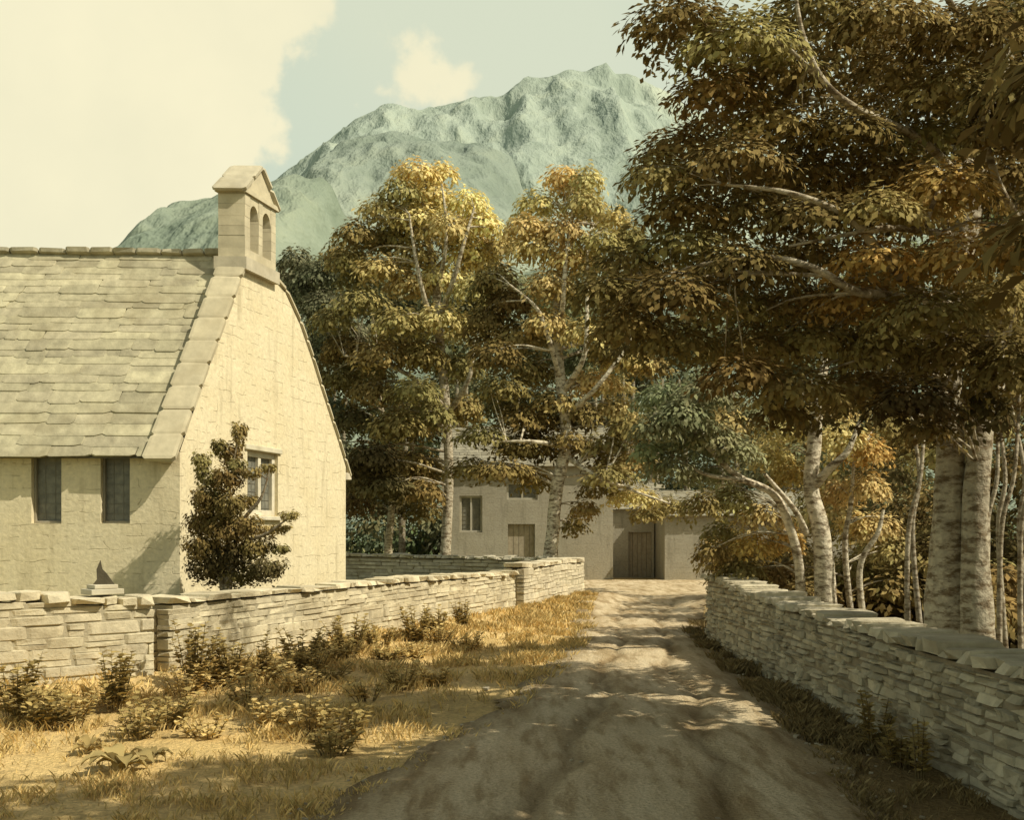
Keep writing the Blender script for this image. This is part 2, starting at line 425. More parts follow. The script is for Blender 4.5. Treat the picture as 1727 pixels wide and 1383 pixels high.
def window(par, p0, u, w, z0, z1, inn, lights=2, fr=.06, tint=(.5, .46, .34), bars=True, nm='window'):
    e_ = MB(); zc = (z0+z1)/2; hh = z1-z0; c = p0+u*(w/2)
    up = Vector((0, 0, 1))
    for s in (fr/2, w-fr/2): q = p0+u*s; e_.box((q.x, q.y, zc), u*fr, inn*.09, up*hh, tint)
    for z in (z0+fr/2, z1-fr/2): e_.box((c.x, c.y, z), u*(w-2*fr-.002), inn*.085, up*fr, tint)
    for i in range(1, lights):
        q = p0+u*(w*i/lights); e_.box((q.x, q.y, zc), u*fr, inn*.08, up*(hh-2*fr-.002), tint)
    e_.obj(nm+'_frame', M_trim, par, .006)
    g = MB(); q = c+inn*.03
    g.box((q.x, q.y, zc), u*w*.98, inn*.01, up*hh*.98); g.obj(nm+'_glass', M_glass, par)
    if bars:
        g = MB(); q = c+inn*.018
        nb = int(hh/.14)
        for i in range(1, nb): g.box((q.x, q.y, z0+hh*i/nb), u*(w-.02), inn*.008, up*.008, (.2, .19, .15))
        nb = int(w/.12)
        for i in range(1, nb): r = p0+u*(w*i/nb)+inn*.022; g.box((r.x, r.y, zc), u*.008, inn*.008, up*hh*.97, (.2, .19, .15))
        g.obj(nm+'_leads', M_trim, par)
window(chapel, A+Gd*w0-gn*.11, gd, (w1-w0)*GL, wz0+.001, wz1-.001, -gn, 2, .10, (.62, .57, .43))
for w in wins:
    window(chapel, N_(w[0]+.001, 0)-nn*.14, nv, w[1]-w[0]-.002, w[2]+.001, w[3]-.001, -nn, 1, .035, (.3, .27, .2))
mb = MB()
mb.box(G((w0+w1)/2, wz0-.045, .03), gd*((w1-w0)*GL+.16), gn*.10, (0, 0, .07), (.6, .55, .41))
mb.box(G((w0+w1)/2, wz1+.05, .012), gd*((w1-w0)*GL+.2), gn*.06, (0, 0, .09), (.6, .55, .40))
mb.obj('gable_window_sill', M_trim, chapel, .01)

bk = Blocks()
E0 = A+nn*.16; E0 = Vector((E0.x, E0.y, EV-.12)); R0 = G(.37, 6.55)
R0 = Vector((R0.x, R0.y, 6.55))
sl = R0-E0
def slates(E0, sl, nrm, rows, s0, s1):
    Ls = sl.length; sd = sl.normalized(); r = 0
    ex0 = Ls/rows*1.22; pos = 0
    while pos < Ls-.08:
        f = pos/Ls; ex = min(ex0*(1-.35*f)*random.uniform(.75, 1.25), Ls-pos)
        s = s0+random.random()*-.2; rk = random.uniform(.92, 1.06)
        while s < s1:
            l = .62*random.uniform(.35, 1.9)*(1.1-.3*f)
            k = random.uniform(.84, 1.12)*rk; w = random.uniform(-.03, .03)
            tl = (.43+w)*k, (.39+w)*k, (.255+w*.5)*k
            c = E0+sd*(pos+ex*.75+random.uniform(-.018, .018))+nv*(s+l/2)+nrm*(.045+random.uniform(0, .014))
            bd = (sd*1.0+nrm*-.055+nv*random.uniform(-.02, .02)).normalized()
            bk.add(c, nv*(l-.001), bd*(ex*1.55), nrm*.032, tl, .05)
            s += l
        pos += ex; r += 1
nrm = nv.cross(sl).normalized()
if nrm.y > 0: nrm = -nrm
slates(E0, sl, nrm, 23, .42, Lw)
for (ta, za), (tb_, zb) in zip(prof[2:], prof[3:]):
    pa = G(ta, za); pb = G(tb_, zb); s2 = pa-pb
    n2 = s2.cross(nv).normalized()
    if n2.z < 0: n2 = -n2
    slates(pb, s2, n2, max(2, int(s2.length/.2)), .42, Lw)
s = .4
while s < Lw:
    l = .42*random.uniform(.8, 1.2); c = R0+nv*(s+l/2)+Vector((0, 0, .07)); k = random.uniform(.85, 1.1)
    bk.add(c, nv*(l-.01), Vector((.02, .26, -.10)), Vector((0, .0, .09)), (.42*k, .38*k, .26*k), .1)
    s += l
bk.obj('slate_roof', M_slate, chapel)
mb = MB()
q = [E0+nv*.35, E0+nv*Lw, R0+nv*Lw, R0+nv*.35]
mb.poly(q, (.2, .18, .12)); prev = R0
for t, z in prof[3:]:
    cur = G(t, z); mb.poly([prev+nv*.35, prev+nv*Lw, cur+nv*Lw, cur+nv*.35], (.2, .18, .12)); prev = cur
mb.poly([N_(.0, EV-.02, .02), N_(Lw, EV-.02, .02), N_(Lw, EV-.08, .16), N_(.0, EV-.08, .16)], (.25, .22, .14))
mb.obj('roof_deck', M_slate, chapel)
bk = Blocks()
def coping(pa, pb, width, thick, off=.05):
    v = pb-pa; L = v.length; d = v.normalized(); n_ = nv.cross(d).normalized()
    if n_.z < 0: n_ = -n_
    k0 = max(1, round(L/.5))
    for i in range(k0):
        k = random.uniform(.90, 1.06)
        c = pa+d*(L*(i+.5)/k0)+n_*(thick/2)-(-nv)*(width/2-off)
        bk.add(c, nv*width, d*(L/k0-.003), n_*thick, (.51*k, .45*k, .30*k), .035)
ea = G(-.03, EV-.18)
coping(ea+nn*.08, G(.33, 6.50), .50, .09, .06)
cop = [(.47, 6.44), (.56, 6.26), (.655, 5.78), (.74, 5.18), (.80, 4.70), (.937, 3.66), (1.035, 2.88)]
for a, b_ in zip(cop, cop[1:]):
    coping(G(*a), G(*b_), .34, .07, .05)
bk.add(G(1.02, 2.92, .0)+nv*.12, nv*.3, gd*.22, (0, 0, .16), (.56, .5, .37), .04)
bk.obj('gable_coping', M_trim, chapel)

# bellcote
b0 = G(.305, 0, .06); bw = .178*GL; bd_ = .46
def B(u, w, z): p = b0+gd*u+nv*w; return Vector((p.x, p.y, z))
TC = (.53, .47, .32)
mb = MB(); up = Vector((0, 0, 1))
def bb(u0, u1, w0_, w1_, z0, z1, t=TC): mb.box(B((u0+u1)/2, (w0_+w1_)/2, (z0+z1)/2), gd*(u1-u0), nv*(w1_-w0_), up*(z1-z0), t)
bb(-.05, bw+.05, -.05, bd_+.05, 6.28, 6.50, (.48, .43, .31))
bb(0, bw, 0, bd_, 6.50, 6.66)
pw = .17; mw = .13; ow = (bw-2*pw-mw)/2; z1 = 7.36
for (ua, ub) in ((0, pw), (bw-pw, bw), (pw+ow, pw+ow+mw)):
    zz = 6.66
    while zz < 7.61:
        hh = min(random.uniform(.13, .22), 7.62-zz); k = random.uniform(.88, 1.07); jg = random.uniform(-.005, .005)
        bb(ua+jg, ub-jg, -jg, bd_+jg, zz, zz+hh-.004, tuple(x*k for x in TC)); zz += hh
for st in (pw, pw+ow+mw):
    def arch(s): return z1-.1+.22*math.sqrt(max(0, 1-abs(2*s-1)**1.7))
    K = 10
    for i in range(K):
        sa, sb = i/K, (i+1)/K; ua, ub = st+ow*sa, st+ow*sb; za, zb = arch(sa), arch(sb)
        mb.poly([B(ua, .008, za), B(ub, .008, zb), B(ub, .008, 7.62), B(ua, .008, 7.62)], TC)
        mb.poly([B(ub, bd_-.008, zb), B(ua, bd_-.008, za), B(ua, bd_-.008, 7.62), B(ub, bd_-.008, 7.62)], TC)
        mb.poly([B(ua, bd_-.008, za), B(ub, bd_-.008, zb), B(ub, .008, zb), B(ua, .008, za)], TC)
bb(-.04, bw+.04, -.04, bd_+.04, 7.62, 7.70)
pk = 8.24; mid = bw*.5
tri = [(-.02, 7.70), (bw+.02, 7.70), (mid, pk-.08)]
mb.poly([B(u, -.0, z) for u, z in tri], TC); mb.poly([B(u, bd_, z) for u, z in tri[::-1]], TC)
mb.obj('bellcote', M_trim, chapel)
bk = Blocks()
for (u0, z0), (u1, zz1) in (((-.10, 7.64), (mid, pk)), ((bw+.10, 7.64), (mid, pk))):
    a = B(u0, bd_/2, z0); c = B(u1, bd_/2, zz1); d = c-a; n_ = d.cross(nv).normalized()
    if n_.z < 0: n_ = -n_
    for i in range(2):
        k = random.uniform(.9, 1.05)
        bk.add(a+d*((i+.5)/2), nv*(bd_+.12), d*.5, n_*.07, (.50*k, .45*k, .32*k), .03)
bk.obj('bellcote_roof', M_trim, chapel)

# ---------------------------------------------------------------- cottage and barn
def simple_house(name, x0, x1, y0, y1, zb, ez, rz, openings, doorlist=(), slate_t=(.28, .26, .19)):
    par = empty(name); mb = MB()
    ops = list(openings)+list(doorlist)
    us = sorted(set([x0, x1]+[v for o in ops for v in o[:2]]))
    zs = sorted(set([zb, ez]+[v for o in ops for v in o[2:4]]))
    for a, b_ in zip(us, us[1:]):
        for c, d in zip(zs, zs[1:]):
            if any(o[0]-1e-6 <= a and b_ <= o[1]+1e-6 and o[2]-1e-6 <= c and d <= o[3]+1e-6 for o in ops): continue
            mb.poly([(a, y0, c), (b_, y0, c), (b_, y0, d), (a, y0, d)], (1, 1, 1), [(a+20, c), (b_+20, c), (b_+20, d), (a+20, d)])
    for o in ops:
        q = [(o[0], y0, o[2]), (o[1], y0, o[2]), (o[1], y0, o[3]), (o[0], y0, o[3])]
        for i in range(4):
            p, r = q[i], q[(i+1) % 4]
            mb.poly([p, r, (r[0], y0+.25, r[2]), (p[0], y0+.25, p[2])])
    ym = (y0+y1)/2
    for x in (x0, x1):
        pts = [(x, y0, zb), (x, y1, zb), (x, y1, ez), (x, ym, rz), (x, y0, ez)]
        mb.poly(pts, (1, 1, 1), [(p[1], p[2]) for p in pts])
    mb.poly([(x0, y1, zb), (x1, y1, zb), (x1, y1, ez), (x0, y1, ez)], (1, 1, 1), [(0, 0), (9, 0), (9, 4), (0, 4)])
    mb.obj('walls', M_cot, par)
    bk = Blocks()
    for ya, sgn in ((y0-.2, 1), (y1+.2, -1)):
        s_ = Vector((0, ym-ya, rz-(ez-.12))); L_ = s_.length; d = s_.normalized(); n_ = Vector((1, 0, 0)).cross(d)
        if n_.z < 0: n_ = -n_
        rows = int(L_/.24)
        for r in range(rows):
            x = x0-.15
            while x < x1+.1:
                l = .4*random.uniform(.7, 1.5); k = random.uniform(.85, 1.1)
                c = Vector((x+l/2, ya, ez-.12))+d*(L_*(r+.7)/rows)+n_*.05
                bk.add(c, Vector((l-.01, 0, 0)), (d-n_*.06)*.36, n_*.04, tuple(t*k for t in slate_t), .05); x += l
    bk.obj('slate_roof', M_slate, par)
    mb = MB()
    for ya in (y0-.1, y1+.1): mb.poly([(x0, ya, ez-.06), (x1, ya, ez-.06), (x1, ym, rz), (x0, ym, rz)], (.15, .13, .09))
    mb.obj('roof_deck', M_slate, par)
    for o in openings:
        window(par, Vector((o[0]+.001, y0+.12, 0)), Vector((1, 0, 0)), o[1]-o[0]-.002, o[2]+.001, o[3]-.001, Vector((0, 1, 0)), 2, .07, (.45, .42, .33))
    for o in doorlist:
        g = MB(); n = max(2, int((o[1]-o[0])/.17))
        for i in range(n):
            w = (o[1]-o[0])/n
            g.box((o[0]+w*(i+.5), y0+.18, (o[2]+o[3])/2), (w-.012, 0, 0), (0, .05, 0), (0, 0, o[3]-o[2]-.02), (1, 1, 1))
        g.obj('door', M_wood, par)
    return par
c1 = simple_house('stone_cottage', -2.6, 3.75, 38, 44, -.1, 4.25, 5.9,
    [(-1.95, -1.1, 1.74, 3.1), (-.2, .95, 2.95, 3.6)], [(-.15, .85, 0, 2.05)])
mb = MB()
for i in range(4): mb.box((-1.55, 37.95-.16*(4-i)-.02, .12+.16*i), (1.5, 0, 0), (0, .32, 0), (0, 0, .158), (.5, .45, .33))
mb.obj('steps', M_trim, c1)
simple_house('stone_barn', 5.55, 12.5, 37.2, 42.5, -.1, 2.4, 3.3, [(9.3, 10.0, 1.3, 2.1)], [(8.0, 8.9, 0, 2.1)])
simple_house('stone_outbuilding', 3.78, 5.5, 39.6, 43, -.1, 2.7, 3.7, [], [(4.5, 5.4, 0, 1.75)])

# ---------------------------------------------------------------- trees
def catmull(pts, rad, n=6):
    out = []; ro = []
    p = [pts[0]*2-pts[1]]+list(pts)+[pts[-1]*2-pts[-2]]
    for i in range(1, len(p)-2):
        for k in range(n):
            t = k/n; a, b_, c, d = p[i-1], p[i], p[i+1], p[i+2]
            out.append(.5*((2*b_)+(c-a)*t+(2*a-5*b_+4*c-d)*t*t+(3*b_-a-3*c+d)*t**3))
            ro.append(rad[i-1]*(1-t)+rad[i]*t)
    out.append(pts[-1]); ro.append(rad[-1]); return out, ro
class Tubes:
    def __init__(s): s.v = []; s.f = []; s.n = 0; s.t = []; s.samples = []
    def tube(s, pts, rad, sides=8, n=6, tint=(.42, .37, .27), wob=.0, keep=True):
        pts = [Vector(p) for p in pts]
        P_, R_ = catmull(pts, rad, n)
        ref = Vector((.3, .9, .1)); base = s.n; m_ = len(P_)
        for i, (p, r) in enumerate(zip(P_, R_)):
            d = (P_[min(i+1, m_-1)]-P_[max(i-1, 0)]).normalized()
            a = d.cross(ref)
            if a.length < .1: a = d.cross(Vector((1, 0, 0)))
            a.normalize(); b_ = d.cross(a)
            for k in range(sides):
                th = 2*math.pi*k/sides; rr = r*(1+wob*mn.noise((p.x*3+math.cos(th)*2, p.y*3+math.sin(th)*2, p.z*2.5)))
                q = p+a*(rr*math.cos(th))+b_*(rr*math.sin(th)); s.v.append(q[:]); s.t.append(tint)
            if keep: s.samples.append((p, r))
        for i in range(m_-1):
            for k in range(sides):
                k2 = (k+1) % sides
                s.f.append((base+i*sides+k, base+i*sides+k2, base+(i+1)*sides+k2, base+(i+1)*sides+k))
        s.n += m_*sides
    def obj(s, name, parent=None):
        return np_mesh(name, s.v, s.f, tint=np.array(s.t), mat=M_bark, parent=parent, smooth=True)

def leaves(name, clumps, L, parent=None, droop=.35, mat=None, flip=.75, lw=.26, nrnd=.28):
    Vs = []; Ts = []
    for c, R, t, n in clumps:
        R = np.array(R); n = int(n)
        d = rng.normal(size=(n, 3)); d /= np.linalg.norm(d, axis=1)[:, None]
        low = (d[:, 2] < -.15) & (rng.random(n) < flip); d[low, 2] *= -1
        az = np.arctan2(d[:, 1], d[:, 0]); ph = rng.random(4)*6.28
        lump = 1+.14*np.sin(3*az+ph[0]+2*d[:, 2])+.13*np.sin(7*az+ph[1]+5*d[:, 2])+.10*np.sin(13*az+ph[2]+9*d[:, 2])
        r = (rng.random(n)**.30)*lump
        r = np.where(rng.random(n) < .05, r*rng.uniform(1.0, 1.25, n), r)
        pos = np.array(c)+d*r[:, None]*R
        pos[:, 2] -= droop*R[2]*(r*np.hypot(d[:, 0], d[:, 1]))**2
        nr = d/R*R.mean()+rng.normal(size=(n, 3))*nrnd; nr[:, 2] += .25
        nr /= np.linalg.norm(nr, axis=1)[:, None]
        tg = np.stack([d[:, 0], d[:, 1], -.55-.0*d[:, 2]], 1)+rng.normal(size=(n, 3))*.35
        tg -= nr*np.sum(tg*nr, 1)[:, None]; tg /= np.linalg.norm(tg, axis=1)[:, None]
        bt = np.cross(nr, tg); l = L*rng.uniform(.7, 1.3, n)[:, None]
        q = np.stack([pos, pos+.5*l*tg+lw*l*bt+.04*l*nr, pos+l*tg-.05*l*nr, pos+.5*l*tg-lw*l*bt+.04*l*nr], 1)
        Vs.append(q.reshape(-1, 3))
        k = rng.uniform(.72, 1.28, n)[:, None]*(1+rng.normal(size=(n, 3))*.02)
        Ts.append(np.repeat(np.clip(np.array(t)*k, 0.005, .9), 4, 0))
    V = np.concatenate(Vs); T = np.concatenate(Ts); nq = len(V)//4
    return np_mesh(name, V, np.arange(nq*4).reshape(nq, 4), tint=T, mat=mat or M_leaf, parent=parent)

# leaf palettes (autumn albedo; golds also paint in sunlit highlights)
BR = (.27, .20, .075); OL = (.35, .28, .11); OC = (.60, .43, .15); DK = (.15, .115, .05)
GO = (.74, .59, .26); GG = (.29, .30, .16); GD = (.17, .175, .10); YL = (.54, .45, .19)
def cl(px, py, d, rx, ry, t, dens=1.0, dd=0, L=.1):
    c = P(px, py, d+dd); R = (rx/F*d, rx/F*d*.85, ry/F*d)
    area = 3.14*R[0]*R[2]
    n = dens*area*5.0/(.26*L*L)
    k = random.uniform(.80, 1.22); g = random.uniform(.96, 1.05); t = (t[0]*k/g, t[1]*k*g, t[2]*k*g)
    return (c, R, t, n)
def twigs(tb, clumps, r0=.012, per=2, tint=(.40, .35, .25), zbias=.3):
    S = [(p, r) for p, r in tb.samples]
    for c, R, t, n in clumps:
        c = Vector(c); best = min(S, key=lambda q: (q[0]-c).length+(1.5 if q[0].z > c.z+zbias else 0))
        p = best[0]; L = (c-p).length
        if L < .05: continue
        rr = max(r0*.6, min(best[1]*.6, r0*(1+L*.5)))
        for j in range(per):
            e_ = c+Vector((random.uniform(-.6, .6)*R[0], random.uniform(-.5, .5)*R[1], random.uniform(0, .5)*R[2]))
            m_ = p.lerp(e_, .5)+Vector((random.uniform(-.1, .1), random.uniform(-.1, .1), .10))*L
            tb.tube([p, m_, e_], [rr, rr*.7, rr*.3], 5, 4, tint, keep=False)

def RAD(rs, d): return [r/F*d for r in rs]
# --- big roadside beech, twin stemmed
par = empty('beech_tree'); tb = Tubes(); D = 9.6
g1 = P(1592, 1070, D); g1.z = .1
bt_ = (.44, .39, .28)
tb.tube([g1, P(1600, 960, D), P(1604, 800, D), P(1598, 640, D+.05), P(1600, 500, D+.1), P(1632, 380, D+.1), P(1650, 250, D+.2), P(1690, 120, D+.2), P(1720, -60, D+.2), P(1740, -250, D)],
        RAD([46, 30, 25, 23, 23, 20, 17, 14, 11, 5], D), 16, 8, bt_, .22)
g2 = P(1652, 1070, D-.25); g2.z = .1
tb.tube([g2, P(1645, 960, D-.2), P(1648, 820, D-.2), P(1660, 680, D-.1), P(1690, 540, D), P(1715, 400, D), P(1760, 200, D), P(1800, 0, D)],
        RAD([34, 23, 20, 19, 18, 16, 13, 6], D), 14, 8, bt_, .22)
lb = (.54, .48, .35)
for pts, rs in [
    ([(1600, 520, 0), (1545, 490, -.9), (1480, 420, -1.45), (1430, 365, -1.6), (1330, 325, -1.6), (1215, 310, -1.4)], [13, 10, 8, 6, 4, 2]),
    ([(1598, 600, 0), (1520, 510, -1.0), (1440, 490, -1.5), (1380, 455, -1.65), (1300, 435, -1.6), (1190, 445, -1.5), (1090, 475, -1.2)], [13, 9, 7, 5.5, 4.5, 3, 1.5]),
    ([(1640, 330, .2), (1560, 240, -.7), (1440, 180, -1.4), (1385, 130, -1.5), (1355, 60, -1.5), (1340, -20, -1.4)], [10, 7, 6, 5, 4, 2.5]),
    ([(1380, 130, -1.5), (1310, 70, -1.4), (1200, 50, -1.3)], [4, 3, 1.5]),
    ([(1690, 100, .2), (1640, 50, -.8), (1600, 0, -1.2), (1560, -80, -1.1)], [8, 6, 5, 3]),
    ([(1625, 400, 0), (1565, 390, -1.3), (1500, 385, -1.6), (1430, 395, -1.6), (1330, 415, -1.5)], [8, 6, 5, 3.5, 2]),
    ([(1650, 260, .1), (1600, 300, -1.2), (1575, 340, -1.5), (1560, 390, -1.5)], [7, 5, 4, 3]),
    ([(1600, 640, 0), (1560, 640, .5), (1480, 600, 1.0), (1380, 580, 1.4)], [12, 9, 6, 3]),
    ([(1650, 700, 0), (1700, 640, .5), (1760, 560, .8)], [11, 8, 4]),
    ([(1720, 380, 0), (1680, 300, -1.1), (1660, 200, -1.3), (1700, 120, -1.3)], [9, 6, 5, 3])]:
    tb.tube([P(a, b_, D+c) for a, b_, c in pts], RAD(rs, D-1), 9, 7, lb, .15)
LS = .072
raw = [(1140, 30, 95, 42, BR), (1250, 70, 110, 50, OL), (1370, 20, 110, 50, BR), (1330, 120, 90, 40, BR), (1205, 150, 90, 38, BR), (1490, 30, 110, 50, OL), (1500, 130, 110, 45, OL),
 (1630, 50, 100, 50, BR), (1600, 150, 100, 42, OL), (1700, 150, 80, 45, BR), (1700, 20, 80, 50, BR), (1420, 220, 100, 38, BR), (1300, 205, 90, 36, OL), (1560, 225, 100, 40, OL), (1690, 215, 80, 45, BR),
 (1150, 245, 90, 36, BR), (1110, 290, 70, 32, OL), (1240, 265, 95, 36, OL), (1350, 290, 95, 40, BR), (1490, 290, 100, 40, BR), (1590, 310, 90, 42, OC), (1700, 290, 70, 45, BR), (1560, 350, 70, 30, GO),
 (1150, 350, 85, 34, BR), (1260, 355, 90, 34, OL), (1370, 360, 95, 34, BR), (1480, 350, 80, 32, OL), (1470, 430, 80, 30, OC), (1640, 420, 100, 36, OC), (1560, 440, 80, 34, YL), (1720, 400, 60, 45, BR),
 (1050, 440, 75, 32, BR), (1150, 410, 90, 32, OL), (1250, 440, 90, 36, BR), (1350, 420, 80, 30, OL), (1020, 485, 60, 28, BR), (1130, 490, 95, 36, BR), (1230, 510, 95, 34, OL), (1340, 500, 90, 36, BR), (1440, 500, 90, 36, OC),
 (1560, 520, 95, 42, OL), (1680, 500, 90, 50, OL), (1060, 545, 70, 32, BR), (1140, 570, 85, 32, BR), (1260, 580, 95, 36, BR), (1370, 570, 95, 38, OL), (1480, 580, 90, 40, BR), (1600, 590, 90, 42, BR),
 (1250, 625, 75, 30, BR), (1340, 645, 85, 36, BR), (1450, 650, 85, 36, BR), (1540, 670, 80, 36, DK), (1320, 690, 55, 26, BR), (1560, 720, 50, 26, BR), (1700, 610, 80, 60, BR), (1660, 680, 50, 40, DK)]
cs = []
for (a, b_, rx, ry, t) in raw:
    cs.append(cl(a, b_, D, rx*.86, ry*.9, t, .95, random.uniform(-1.6, -.5), LS))
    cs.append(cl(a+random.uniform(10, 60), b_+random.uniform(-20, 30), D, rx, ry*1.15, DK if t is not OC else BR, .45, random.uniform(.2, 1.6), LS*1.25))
for a, b_ in [(1440, 90), (1560, 80), (1660, 110), (1380, 170), (1470, 210), (1640, 240), (1420, 330), (1660, 350), (1240, 200), (1180, 300), (1300, 310), (1420, 430), (1200, 440), (1100, 520), (1300, 540), (1520, 300), (1600, 230), (1700, 100), (1710, 300)]:
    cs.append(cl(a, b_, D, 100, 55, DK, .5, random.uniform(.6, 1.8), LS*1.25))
nmain = len(cs)
for i in range(9):
    cs.append(cl(random.uniform(1760, 2050), random.uniform(-120, 600), D, 110, 60, BR, .35, random.uniform(-.5, 2), LS*1.6))
twigs(tb, cs[:nmain], .009, 2, lb)
tb.obj('trunk_and_limbs', par)
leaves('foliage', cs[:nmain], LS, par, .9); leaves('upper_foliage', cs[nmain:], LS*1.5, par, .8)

# --- silver birch beyond the wall
par = empty('birch_tree'); tb = Tubes(); D = 14.5
g = P(1395, 1010, D); g.z = .15
wb = (.64, .57, .42)
tb.tube([g, P(1392, 1000, D), P(1385, 900, D), P(1368, 830, D), P(1372, 760, D), P(1380, 680, D), P(1400, 560, D+.3)], RAD([24, 18, 15, 13, 12, 10, 5], D), 12, 7, wb, .15)
tb.tube([P(1368, 825, D), P(1400, 790, D-.2), P(1430, 760, D-.3), P(1450, 710, D-.3)], RAD([9, 7, 5, 3], D), 8, 6, wb, .1)
g = P(1350, 980, D+.3); g.z = .15
tb.tube([g, P(1348, 955, D), P(1325, 870, D-.2), P(1300, 830, D-.4), P(1240, 800, D-.5), P(1190, 750, D-.7), P(1150, 705, D-.8)], RAD([10, 8, 7, 6, 5, 4, 2.5], D), 9, 7, wb, .1)
tb.tube([P(1300, 830, D-.4), P(1250, 810, D-.6), P(1190, 800, D-.7), P(1140, 770, D-.7)], RAD([5, 4, 3, 1.5], D), 8, 6, wb, .1)
tb.tube([P(1360, 900, D), P(1340, 860, D-.3), P(1290, 800, D-.6)], RAD([6, 4.5, 3], D), 8, 6, wb, .1)
g = P(1440, 1000, D+.6); g.z = .15
tb.tube([g, P(1425, 930, D+.5), P(1435, 850, D+.4), P(1440, 780, D+.3)], RAD([6, 5, 4, 2.5], D), 8, 6, wb, .1)
g = P(1460, 1000, D+.2); g.z = .15
tb.tube([g, P(1450, 960, D+.1), P(1480, 900, D), P(1490, 860, D)], RAD([6, 5, 4, 2.5], D), 8, 6, wb, .1)
LS = .082; cs = []
for a, b_, rx, ry, t in [(1120, 670, 50, 28, GG), (1185, 665, 55, 30, GG), (1110, 720, 45, 26, GG), (1160, 740, 55, 30, GG), (1225, 710, 50, 30, YL), (1130, 785, 45, 26, GG), (1190, 800, 50, 24, GG), (1240, 760, 45, 26, GG), (1095, 760, 30, 20, GG), (1260, 700, 40, 26, GG), (1200, 735, 50, 28, GG), (1150, 700, 50, 28, GG)]:
    cs.append(cl(a, b_, D, rx, ry, t, .9, random.uniform(-1.2, .1), LS))
for a, b_, rx, ry, t in [(1300, 770, 45, 28, YL), (1340, 800, 40, 28, OC), (1420, 740, 50, 34, GO), (1460, 760, 45, 32, OC), (1400, 690, 55, 30, YL), (1410, 830, 35, 28, GO), (1460, 820, 45, 32, GO), (1290, 870, 50, 28, GO), (1240, 850, 45, 26, YL),
    (1220, 900, 45, 28, OL), (1270, 920, 50, 28, OC), (1330, 910, 30, 26, OC), (1250, 960, 50, 28, OL), (1310, 970, 50, 26, BR), (1480, 890, 50, 32, GO), (1510, 930, 45, 32, YL), (1440, 960, 40, 28, OL), (1500, 990, 50, 30, OL), (1200, 930, 35, 26, BR), (1350, 1000, 40, 24, BR), (1290, 1000, 50, 26, BR), (1440, 880, 30, 26, GO),
    (1330, 720, 50, 28, YL), (1500, 720, 50, 34, OL), (1180, 850, 40, 26, OL), (1230, 830, 40, 26, OL)]:
    cs.append(cl(a, b_, D, rx, ry, t, .8, random.uniform(.2, 1.3), LS))
twigs(tb, cs, .010, 2, wb)
tb.obj('trunk_and_limbs', par); leaves('foliage', cs, LS, par, .6)

# --- midground trees
def tree(name, D, limbs, cl_list, LS, bark, back=.7, droop=.45, dens=.85):
    par = empty(name); tb = Tubes()
    for k, (pts, rs) in enumerate(limbs):
        q = [P(a, b_, D+c) for a, b_, c in pts]
        if k == 0: q[0].z = h1(q[0].x, q[0].y)-.1
        tb.tube(q, RAD(rs, D), 10, 6, bark, .15)
    cs = []
    for a, b_, rx, ry, t in cl_list:
        dp = rx/F*D
        cs.append(cl(a, b_, D, rx*1.0, ry, t, dens, random.uniform(-1.1, .6)*dp*1.3, LS))
        if random.random() < back:
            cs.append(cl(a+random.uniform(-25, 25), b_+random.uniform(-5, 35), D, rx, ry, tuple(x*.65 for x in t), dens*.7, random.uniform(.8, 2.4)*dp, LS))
    twigs(tb, cs, .018, 2, bark)
    tb.obj('trunk_and_limbs', par); leaves('foliage', cs, LS, par, droop)
